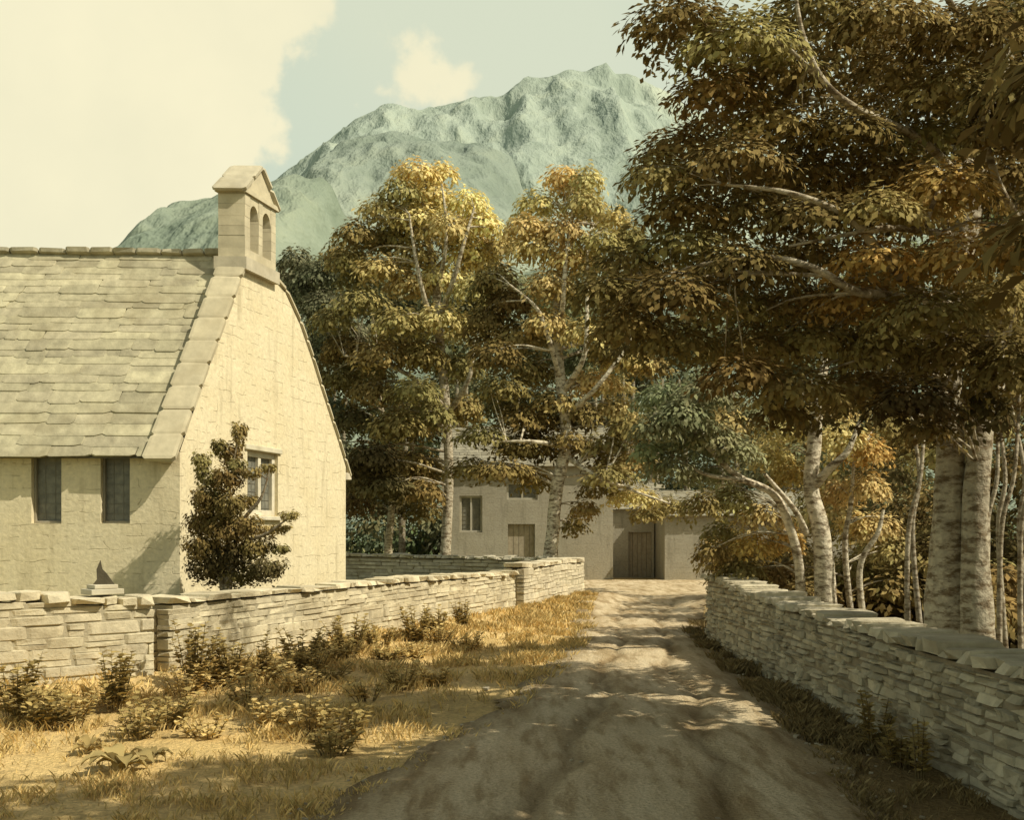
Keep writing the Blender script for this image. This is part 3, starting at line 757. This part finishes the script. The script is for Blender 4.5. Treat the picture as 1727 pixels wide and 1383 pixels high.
tree('birch_tree', 28, [
    ([(922, 1000, 0), (930, 920, 0), (940, 820, 0), (955, 740, 0), (945, 640, 0), (938, 540, 0), (945, 440, 0), (955, 350, 0)], [18, 12, 11, 10, 9, 7, 5, 2]),
    ([(945, 640, 0), (925, 570, -.8), (905, 520, -1.0), (860, 480, -.9)], [5, 4, 3, 1.5]),
    ([(950, 660, 0), (985, 600, -1.0), (990, 500, -1.0), (990, 400, -.8)], [6, 4, 3, 1.5]),
    ([(945, 560, 0), (950, 500, -1.0), (955, 430, -1.0), (965, 360, -.8)], [5, 4, 3, 1.5]),
    ([(958, 700, 0), (1000, 660, -1), (1040, 610, -1.1), (1065, 575, -1.1)], [6, 4, 3, 1.5]),
    ([(955, 755, 0), (900, 745, -.7), (830, 745, -.7)], [5, 3, 1.5]),
    ([(955, 770, 0), (1000, 800, -.8), (1060, 825, -1.0), (1130, 850, -1.1)], [5, 3.5, 2.5, 1.5])],
    [(948, 300, 32, 24, GO), (990, 305, 30, 26, GO), (905, 345, 42, 26, YL), (985, 345, 38, 24, YL), (885, 385, 38, 26, YL), (950, 390, 40, 28, GO), (1035, 370, 32, 24, YL), (1010, 410, 48, 26, OL), (900, 420, 42, 26, YL), (960, 440, 42, 26, GO),
     (1060, 400, 30, 24, OL), (930, 480, 45, 28, GO), (835, 470, 38, 28, OL), (860, 510, 42, 26, BR), (990, 490, 38, 28, YL), (920, 545, 40, 28, YL), (825, 540, 42, 28, BR), (870, 570, 42, 26, OL), (980, 560, 36, 26, YL), (835, 600, 45, 28, BR),
     (890, 625, 45, 26, OL), (1000, 645, 50, 24, GO), (1040, 690, 42, 24, YL), (850, 655, 48, 26, BR), (1060, 610, 45, 22, YL), (940, 680, 50, 26, OL), (880, 705, 50, 26, BR), (980, 700, 40, 24, OL), (815, 735, 50, 22, OL), (880, 755, 55, 22, BR), (960, 745, 45, 20, BR),
     (850, 795, 55, 22, BR), (900, 800, 30, 18, OC), (1030, 805, 48, 22, OL), (1070, 840, 45, 18, YL), (1130, 855, 42, 18, OL), (985, 860, 26, 20, OL), (1090, 870, 30, 14, OL), (1100, 620, 35, 20, OL), (1020, 750, 40, 24, OL), (1070, 780, 40, 24, OL), (1060, 720, 40, 26, BR), (790, 790, 40, 22, BR), (1020, 590, 36, 24, BR), (1040, 540, 36, 26, BR), (1050, 470, 34, 26, OL)],
    .15, wb)
tree('ash_tree', 33, [
    ([(748, 990, 0), (752, 920, 0), (757, 800, 0), (752, 690, 0), (742, 580, 0), (735, 480, 0), (722, 400, 0), (712, 330, 0)], [14, 9, 8, 8, 8, 7, 5, 2]),
    ([(742, 580, 0), (715, 500, -1.0), (700, 430, -1.2), (690, 360, -1.0)], [5, 4, 3, 1.5]),
    ([(740, 540, 0), (765, 470, -1.0), (785, 400, -1.2), (800, 350, -1.0)], [5, 4, 3, 1.5]),
    ([(735, 500, 0), (750, 430, -1.2), (752, 370, -1.2), (745, 310, -1.0)], [4, 3, 2.5, 1.2]),
    ([(752, 690, 0), (700, 640, -.5), (640, 610, -.5), (580, 600, -.5)], [5, 4, 3, 1.5]),
    ([(755, 700, 0), (790, 640, -.8), (800, 580, -.8)], [5, 4, 2])],
    [(700, 292, 42, 24, GO), (745, 290, 28, 20, GO), (675, 325, 38, 24, YL), (725, 330, 40, 26, GO), (785, 345, 45, 28, GO), (640, 355, 36, 26, YL), (700, 370, 48, 26, GO), (815, 380, 38, 28, GO), (750, 385, 42, 26, GO), (600, 395, 42, 26, OL),
     (655, 400, 42, 26, OL), (790, 430, 48, 28, GO), (838, 415, 28, 24, YL), (700, 430, 40, 24, YL), (640, 455, 42, 24, YL), (590, 440, 36, 24, OL), (745, 470, 42, 26, GO), (690, 480, 42, 26, YL), (800, 490, 42, 28, YL), (610, 510, 48, 26, OL), (560, 540, 38, 24, OL),
     (670, 545, 48, 28, OL), (740, 540, 45, 26, YL), (795, 550, 38, 28, OL), (585, 585, 46, 26, BR), (640, 600, 50, 28, OL), (710, 600, 46, 28, BR), (775, 620, 42, 28, OL), (570, 640, 42, 28, BR), (630, 660, 50, 30, BR), (700, 660, 46, 26, OL), (730, 700, 40, 26, OL),
     (600, 710, 48, 30, DK), (670, 720, 50, 30, BR), (785, 690, 34, 28, OL), (630, 770, 48, 30, DK), (700, 780, 46, 28, OL), (650, 820, 46, 26, DK), (715, 830, 34, 24, BR), (605, 800, 36, 40, DK)],
    .17, (.50, .44, .32))
tree('ash_tree', 38, [
    ([(655, 980, 0), (655, 920, 0), (660, 860, 0), (655, 760, 0), (640, 660, 0)], [10, 7, 6, 5, 2]),
    ([(658, 860, 0), (690, 800, 0), (700, 700, 0)], [5, 4, 2])],
    [(600, 850, 36, 26, DK), (660, 780, 46, 28, DK), (560, 690, 40, 30, GD), (560, 760, 36, 30, GD), (590, 800, 40, 30, DK), (700, 700, 46, 30, DK), (620, 620, 46, 30, GD), (690, 830, 36, 22, DK), (580, 560, 40, 30, GD), (530, 470, 38, 30, GD), (500, 440, 34, 26, GD), (540, 520, 38, 30, GD), (550, 600, 36, 34, GD), (510, 500, 34, 30, GD), (575, 450, 36, 28, GD)],
    .18, (.42, .36, .25))

# --- distant woodland: one mass
cs = []
ox = [300, 455, 505, 580, 700, 850, 1000, 1080, 1250, 1400, 1727, 2100]
oy = [560, 450, 400, 420, 460, 440, 470, 520, 530, 460, 300, 200]
for i in range(430):
    px = random.uniform(440, 2000) if i > 70 else random.uniform(470, 1150); d = random.uniform(46, 62)
    top = np.interp(px, ox, oy)+random.uniform(0, 25)
    py = top+30+(900-top-30)*random.random()**.95
    if random.random() < .25: py = top+random.uniform(28, 45)
    cs.append(cl(px, py, d, 48, 34, (GD if random.random() < .6 else GG), .38, 0, .3))
for i in range(110):
    px = random.uniform(440, 2300); d = random.uniform(46, 52)
    c = P(px, random.uniform(880, 960), d); cs.append((c, (1.7, 1.4, 1.2), tuple(x*random.uniform(.8, 1.1) for x in GD), 240))
leaves('woodland_trees', cs, .3, None, .3)
tb = Tubes()
for i in range(40):
    px = random.uniform(470, 1500); d = random.uniform(44.6, 46); q = P(px, 700, d); q.z = -.1
    t = P(px+random.uniform(-20, 20), 640, d+1); tb.tube([q, q.lerp(t, .5)+Vector((random.uniform(-.2, .2), 0, 0)), t], [.18, .14, .07], 6, 4, (.3, .27, .19))
tb.obj('woodland_trunks')

# --- thickets behind the roadside wall
cs = []
for i in range(120):
    px = random.uniform(1480, 2250); d = random.uniform(14.5, 24)
    py = random.uniform(500, 1010)
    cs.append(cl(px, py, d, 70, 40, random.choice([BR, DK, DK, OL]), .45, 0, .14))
for i in range(100):
    px = random.uniform(1225, 1560) if i < 30 else (random.uniform(1560, 2100) if i < 70 else random.uniform(1640, 1900)); d = random.uniform(15, 19) if i < 70 else random.uniform(12, 15)
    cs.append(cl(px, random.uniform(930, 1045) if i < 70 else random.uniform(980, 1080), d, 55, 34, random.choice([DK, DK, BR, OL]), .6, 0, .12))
for i in range(36):
    px = random.uniform(1290, 1520); d = random.uniform(19, 26)
    cs.append(cl(px, random.uniform(720, 960), d, 60, 36, random.choice([BR, OL, YL, GG]), .5, 0, .15))
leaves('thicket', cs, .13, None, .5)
tb = Tubes()
for (x0, x1, d) in [(1685, 1720, 10.6), (1700, 1675, 11.2), (1722, 1745, 10.8), (1530, 1560, 13), (1555, 1530, 14), (1668, 1680, 12), (1740, 1700, 12.5)]:
    g = P(x0, 1000, d); g.z = .1
    tb.tube([g, P((x0*2+x1)/3-8, 900, d), P((x0+x1)/2+8, 800, d), P(x1, 660, d+.3)], RAD([5, 4, 3.5, 2.5], d), 8, 6, (.42, .37, .27), .15)
tb.obj('saplings')

# --- unseen trees beside the viewer, placed to shade the foreground
def offtree(x, y, hgt, sp, n, lo=.42):
    par = empty('beech_tree'); tb = Tubes()
    tb.tube([Vector((x, y, 0)), Vector((x+.1, y, hgt*.35)), Vector((x-.1, y+.1, hgt*.7)), Vector((x, y, hgt))], [.28, .2, .13, .04], 12, 6, bt_, .2)
    cs = []
    for i in range(n):
        a = random.random()*6.28; r = sp*math.sqrt(random.random()); z = hgt*random.uniform(lo, 1.0)
        cs.append((Vector((x+r*math.cos(a), y+r*math.sin(a), z)), (.8, .75, .35), BR, 260))
    twigs(tb, cs, .02, 1, lb)
    tb.obj('trunk_and_limbs', par); leaves('foliage', cs, .19, par, .6)
offtree(5.4, 5.2, 6.6, 2.1, 70)
offtree(4.2, 1.9, 8.4, 2.7, 110, .56)
offtree(1.9, .2, 9.0, 3.1, 130, .58)

# --- churchyard shrub
par = empty('yew_shrub'); tb = Tubes(); D = 15.3
g = P(380, 980, D); g.z = .4
for pts in [[(385, 900, 0), (388, 820, 0), (402, 735, 0)], [(365, 900, 0), (348, 840, -.1), (340, 775, -.1)], [(400, 900, 0), (440, 840, -.1), (455, 790, -.1)], [(400, 930, 0), (450, 900, -.2), (495, 868, -.2)], [(370, 940, .1), (335, 900, .1), (322, 860, .1)]]:
    tb.tube([g]+[P(a, b_, D+c) for a, b_, c in pts], [.05, .035, .022, .008], 6, 5, (.3, .25, .17))
cs = []
for a, b_, rx, ry, t in [(403, 735, 13, 22, OL), (388, 770, 22, 22, BR), (340, 785, 16, 22, OL), (370, 757, 12, 16, BR), (355, 812, 24, 20, OL), (385, 815, 26, 24, BR), (425, 800, 16, 11, OL), (452, 792, 14, 10, OL), (345, 850, 24, 24, BR), (385, 860, 32, 26, BR), (418, 848, 18, 14, OL), (340, 890, 26, 24, BR),
    (415, 890, 26, 20, BR), (450, 898, 22, 13, OL), (488, 872, 15, 10, OL), (475, 893, 14, 8, OL), (340, 930, 32, 26, BR), (385, 905, 34, 26, BR), (385, 945, 40, 28, DK), (430, 930, 32, 22, BR), (350, 965, 36, 26, DK), (400, 975, 46, 24, BR), (450, 965, 32, 22, DK), (472, 928, 16, 10, OL), (365, 885, 26, 26, BR), (400, 790, 16, 16, OL), (360, 845, 24, 22, OL)]:
    cs.append(cl(a, b_, D, rx, ry, tuple(x*.9 for x in t), .85, random.uniform(-.25, .25), .055))
leaves('foliage', cs, .06, par, -.4, flip=.3); twigs(tb, cs, .008, 1, (.3, .25, .17)); tb.obj('stems', par)

# ---------------------------------------------------------------- weeds
def weed(name, x, y, hgt, spread, stems, L, tint):
    par = empty(name); tb = Tubes(); z0 = h1(x, y)-.03; V = []; Fc = []; T = []
    def leaf(p, d, n, l, w, t):
        d = d.normalized(); b_ = d.cross(n).normalized(); b0 = len(V)
        n = b_.cross(d)
        for a, s_, k in ((0, 0, 0), (.3, .8, .03), (.65, .9, .03), (1, 0, -.12), (.65, -.9, .03), (.3, -.8, .03)):
            V.append((p+d*l*a+b_*(w*s_*.5)+n*l*k)[:]); T.append(t)
        Fc.append((b0, b0+1, b0+2, b0+3)); Fc.append((b0, b0+3, b0+4, b0+5))
    for i in range(stems):
        a = random.random()*6.28; r = spread*math.sqrt(random.random())
        q = Vector((x+r*.4*math.cos(a), y+r*.4*math.sin(a), z0)); hh = hgt*random.uniform(.6, 1.1)
        tip = Vector((x+r*math.cos(a), y+r*math.sin(a), z0+hh)); md = q.lerp(tip, .5)+Vector((0, 0, .1*hh))
        tb.tube([q, md, tip], [.006, .005, .002], 4, 4, (.22, .17, .08))
        nl = int(6+hh*22)
        for j in range(nl):
            f = .15+.85*j/nl; p = q.lerp(tip, f)+Vector((0, 0, .1*hh*4*f*(1-f)*.5)); th = j*2.4+random.random()
            d = Vector((math.cos(th), math.sin(th), random.uniform(.1, .8))); k = random.uniform(.65, 1.4)
            leaf(p, d, Vector((0, 0, 1)), L*random.uniform(.6, 1.15)*(1.15-.5*f), L*.68, tuple(c*k for c in tint))
    np_mesh('leaves', V, Fc, tint=np.array(T), mat=M_leaf, parent=par); tb.obj('stems', par)
def ground_at(px, py):
    d = EYE*F/(py-HY); return (px-CX)/F*d, d
WD = (.38, .29, .11); WG = (.60, .46, .19)
spots = [(25, 1215, .60, .25, 14, .10, WD), (70, 1225, .35, .3, 12, .10, WD), (190, 1195, .55, .3, 18, .10, WD), (330, 1165, .68, .32, 20, .105, WD), (385, 1160, .5, .28, 16, .10, WD), (450, 1150, .55, .12, 7, .08, WD),
    (510, 1130, .45, .35, 18, .10, WD), (590, 1112, .5, .4, 22, .10, WD), (640, 1105, .4, .3, 14, .10, WD), (700, 1090, .55, .28, 18, .10, WD), (735, 1082, .5, .3, 16, .10, WD), (780, 1068, .5, .2, 14, .10, WD),
    (520, 1235, .36, .28, 16, .09, WG), (455, 1225, .28, .25, 12, .09, WG), (580, 1245, .28, .25, 14, .09, WD), (560, 1270, .22, .25, 14, .09, WD), (680, 1160, .28, .3, 14, .09, WD), (735, 1155, .28, .25, 12, .09, WG), (230, 1245, .28, .3, 12, .09, WD), (120, 1225, .3, .2, 9, .10, WD),
    (280, 1225, .35, .3, 12, .10, WD), (1530, 1265, .45, .16, 12, .09, WD), (1560, 1290, .3, .2, 12, .09, WD), (1640, 1310, .42, .12, 6, .08, WD), (420, 1190, .3, .3, 14, .09, WG), (620, 1180, .22, .3, 12, .08, WG), (350, 1240, .2, .3, 12, .08, WG)]
for i in range(24):   # bramble along the wall foot
    px = random.uniform(10, 800); py = np.interp(px, [0, 255, 500, 850], [1205, 1180, 1130, 1045])+random.uniform(0, 38)
    spots.append((px, py, random.uniform(.16, .34), .32, 16, .085, random.choice([WD, WG, WG])))
for px, py, h_, s_, n, L, t in spots:
    x, y = ground_at(px, py); x = min(x, 2.85); weed('nettle_plant', max(x, float(xw(y))+.35) if px < 900 else x, y, h_, s_, n, L, t)
def rosette(name, px, py, L, n, tint):
    x, y = ground_at(px, py); V = []; Fc = []; T = []; z0 = h1(x, y)
    for i in range(n):
        th = i*2.4; l = L*random.uniform(.6, 1.1); w = l*random.uniform(.2, .28); k = random.uniform(.75, 1.25); d = Vector((math.cos(th), math.sin(th), 0)); b_ = Vector((-d.y, d.x, 0))
        b0 = len(V); el = random.uniform(.5, 1.5); cv = random.uniform(-.25, .25)
        for j in range(9):
            f = j/8; p = Vector((x, y, z0))+d*(l*f*(1-.15*f))+b_*(l*cv*f*f)+Vector((0, 0, l*(el*f*1.3-1.1*el*f*f)+.02)); ww = w*math.sin(math.pi*min(.98, f*.9+.06))*(1+.12*math.sin(j*2.6+i))
            V += [(p-b_*ww+Vector((0, 0, .01*math.sin(j*3+i))))[:], (p-Vector((0, 0, .02)))[:], (p+b_*ww)[:]]; T += [tuple(c*k for c in tint)]*3
        for j in range(8):
            a = b0+j*3; Fc += [(a, a+1, a+4, a+3), (a+1, a+2, a+5, a+4)]
    np_mesh(name, V, Fc, tint=np.array(T), mat=M_leaf, smooth=True)
rosette('dock_plant', 205, 1300, .30, 13, (.42, .33, .14))
rosette('dock_plant', 150, 1268, .18, 9, (.40, .30, .12))
rosette('dock_plant', 255, 1285, .17, 9, (.36, .28, .12))

# ---------------------------------------------------------------- grass
def grass(name, n, region, hmin, hmax, tints, wd=.006):
    y = region[0]+(region[1]-region[0])*rng.random(n)**1.7
    lo = np.maximum(xw(y)+.22, -y*.56) if region[2] == 'L' else np.interp(y, RY, RR)-.18
    hi = np.interp(y, RY, RL)+.30 if region[2] == 'L' else np.where(y < 16.2, 3.02, 3.02+.5*(y-16))
    if region[2] == 'Y':
        hi = xw(y)-.3; lo = np.maximum(-6.0+0*y, hi-5)
    x = lo+(hi-lo)*rng.random(n)
    if region[2] != 'Y':
        tu = np.array([mn.noise((a*1.3, b_*1.3, 0))+.6*mn.noise((a*5, b_*5, 4)) for a, b_ in zip(x, y)])
        keep = rng.random(n) < np.clip(.25+tu*1.9, .03, 1); x, y, tu = x[keep], y[keep], tu[keep]
    else: tu = np.zeros(n)
    n = len(x); z = H(x, y)-.02
    sc = np.clip(y/9, .8, 2.6)
    hh = rng.uniform(hmin, hmax, n)*(1+.7*tu)*np.minimum(sc, 1.3); a = rng.random(n)*6.28; ln = hh*rng.uniform(.2, 1.0, n)
    dx, dy = np.cos(a)*ln, np.sin(a)*ln; w = wd*sc; px_, py_ = -np.sin(a)*w, np.cos(a)*w
    q = np.stack([np.stack([x-px_, y-py_, z], 1), np.stack([x+px_, y+py_, z], 1),
                  np.stack([x+dx*.45+px_*.7, y+dy*.45+py_*.7, z+hh*.7], 1), np.stack([x+dx, y+dy, z+hh], 1)], 1).reshape(-1, 3)
    t = np.array(tints)[rng.integers(0, len(tints), n)]*rng.uniform(.7, 1.25, n)[:, None]
    np_mesh(name, q, np.arange(n*4).reshape(n, 4), tint=np.repeat(t, 4, 0), mat=M_leaf)
GT = [(.76, .57, .25), (.70, .51, .21), (.60, .45, .18), (.44, .34, .14)]
grass('grass', 100000, (4.2, 26, 'L'), .03, .09, GT, .005)
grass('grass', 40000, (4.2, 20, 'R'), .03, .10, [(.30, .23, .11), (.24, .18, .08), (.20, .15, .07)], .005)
grass('grass', 25000, (12, 30, 'Y'), .06, .14, [(.26, .24, .12), (.2, .19, .10)])

# ---------------------------------------------------------------- hills
def hill(name, prof, Yr, Y0, mat, rough, seed, n=420, m=110, ex=.9):
    px = np.array([p[0] for p in prof]); X = (px-CX)/F*Yr; Z = EYE+(HY-np.array([p[1] for p in prof]))/F*Yr
    xs = np.linspace(X[0], X[-1], n); zr = np.interp(xs, X, Z); V = []
    for j in range(m):
        v = j/(m-1)*1.2; y = Y0+(Yr-Y0)*v
        for i in range(n):
            x = xs[i]
            if v <= 1: z = zr[i]*v**ex
            else: z = zr[i]*(1-(v-1)*1.6)
            a = min(1, v*1.4)
            f = mn.fractal((x*.016+seed, y*.012, seed), .8, 2.1, 6)
            f2 = mn.ridged_multi_fractal((x*.028+y*.01, y*.008, seed), .9, 2.1, 6, 1.0, 2.0)-1.2
            k = .25 if abs(v-1) < .05 else 1
            z += rough*a*(f*1.3+f2*.9)*k*(zr[i]/Z.max())+1.1*a*mn.noise((x*.22, y*.2, seed))
            V.append((x+rough*.2*k*mn.noise((y*.03, z*.03, seed)), y, z-1.5))
    I = (np.arange(m-1)[:, None]*n+np.arange(n-1)[None]).ravel()
    np_mesh(name, V, np.stack([I, I+1, I+1+n, I+n], 1), mat=mat, smooth=True)
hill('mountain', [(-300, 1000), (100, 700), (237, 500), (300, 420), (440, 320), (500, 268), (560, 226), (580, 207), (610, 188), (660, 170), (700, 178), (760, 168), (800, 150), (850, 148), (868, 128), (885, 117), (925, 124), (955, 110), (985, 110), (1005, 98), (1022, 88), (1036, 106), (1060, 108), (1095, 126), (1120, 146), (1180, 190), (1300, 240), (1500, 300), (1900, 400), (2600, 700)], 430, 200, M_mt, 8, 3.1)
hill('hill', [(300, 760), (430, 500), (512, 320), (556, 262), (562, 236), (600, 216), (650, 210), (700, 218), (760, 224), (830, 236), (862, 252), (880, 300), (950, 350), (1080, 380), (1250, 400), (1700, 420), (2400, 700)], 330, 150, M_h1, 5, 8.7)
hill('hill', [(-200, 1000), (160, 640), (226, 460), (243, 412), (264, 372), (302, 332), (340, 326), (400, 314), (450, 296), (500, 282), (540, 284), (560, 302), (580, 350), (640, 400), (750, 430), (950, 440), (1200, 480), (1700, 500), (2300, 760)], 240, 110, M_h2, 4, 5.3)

# ---------------------------------------------------------------- sky and sun
el = math.radians(48); hx, hy = .93, -.37; L_ = math.hypot(hx, hy); hx /= L_; hy /= L_
sv = Vector((hx*math.cos(el), hy*math.cos(el), math.sin(el)))
sun = bpy.data.lights.new('sun', 'SUN'); sun.energy = 5.0; sun.angle = math.radians(.53); sun.color = (1, .93, .77)
so = bpy.data.objects.new('sun', sun); scene.collection.objects.link(so)
so.rotation_euler = sv.to_track_quat('Z', 'Y').to_euler(); so.location = sv*60
w = bpy.data.worlds.new('World'); scene.world = w; w.use_nodes = True; nt = w.node_tree
bg = nt.nodes['Background']; bg.inputs[1].default_value = .1
sky = nt.nodes.new('ShaderNodeTexSky'); sky.sky_type = 'NISHITA'; sky.sun_disc = False
sky.sun_elevation = el; sky.sun_rotation = math.atan2(hx, hy); sky.dust_density = 3
tc = nt.nodes.new('ShaderNodeTexCoord').outputs['Generated']
sx = nt.nodes.new('ShaderNodeSeparateXYZ'); nt.links.new(tc, sx.inputs[0])
lowm = nd(nt, 'ShaderNodeMapRange', interpolation_type='SMOOTHSTEP'); nt.links.new(sx.outputs['Z'], lowm.inputs[0])
lowm.inputs[1].default_value = .50; lowm.inputs[2].default_value = .72; lowm.inputs[3].default_value = 1; lowm.inputs[4].default_value = 0
warm = mix(nt, sky.outputs[0], (1.0, .94, .75), 1.0, 'MULTIPLY')
nz = noise(nt, 3.2, 5, tc, .58); nz2 = noise(nt, 1.7, 2, tc)
def dirv(px, py):
    v = Vector(((px-CX)/F, 1, (HY-py)/F)); v.normalize(); return v
cur = None
for px, py, r in [(70, 60, .215), (300, 100, .10), (700, 130, .026), (640, 150, .022), (755, 150, .014), (600, 175, .018), (420, 60, .05), (440, 140, .04)]:
    v = nd(nt, 'ShaderNodeVectorMath', operation='DISTANCE'); nt.links.new(tc, v.inputs[0]); v.inputs[1].default_value = dirv(px, py)
    s = nd(nt, 'ShaderNodeMath', operation='SUBTRACT'); nt.links.new(v.outputs['Value'], s.inputs[0]); s.inputs[1].default_value = r
    if cur is None: cur = s.outputs[0]
    else:
        k = nd(nt, 'ShaderNodeMath', operation='SMOOTH_MIN'); k.inputs[2].default_value = .010
        nt.links.new(cur, k.inputs[0]); nt.links.new(s.outputs[0], k.inputs[1]); cur = k.outputs[0]
k = nd(nt, 'ShaderNodeMath', operation='MULTIPLY_ADD'); nzf = noise(nt, 8, 6, tc, .55)
nt.links.new(nzf, k.inputs[0]); k.inputs[1].default_value = .20; nt.links.new(cur, k.inputs[2])
mr = nd(nt, 'ShaderNodeMapRange', interpolation_type='SMOOTHSTEP'); nt.links.new(k.outputs[0], mr.inputs[0])
mr.inputs[1].default_value = .112; mr.inputs[2].default_value = .094; mr.inputs[3].default_value = 0; mr.inputs[4].default_value = 1
haze = mix(nt, warm, (6.5, 7.5, 6.0), .88)
c = mix(nt, haze, (8.3, 8.1, 5.9), ramp(nt, nz2, [(.45, (0,)*3), (.70, (.4,)*3)]))
cc = mix(nt, (9.5, 8.9, 6.2), (8.6, 8.2, 5.8), ramp(nt, nz, [(.4, (0,)*3), (.65, (1,)*3)]))
c = mix(nt, c, cc, mr.outputs[0])
c = mix(nt, warm, c, lowm.outputs[0])
nt.links.new(c, bg.inputs[0])

# ---------------------------------------------------------------- camera
cam = bpy.data.cameras.new('camera'); co_ = bpy.data.objects.new('camera', cam); scene.collection.objects.link(co_)
cam.sensor_width = 36; cam.lens = 36; cam.clip_end = 3000; cam.clip_start = .05
cam.shift_y = (HY-691.5)/F
co_.location = (0, 0, EYE); co_.rotation_euler = (math.radians(90), 0, 0)
scene.camera = co_
scene.view_settings.view_transform = 'Standard'; scene.view_settings.look = 'None'; scene.view_settings.exposure = 0
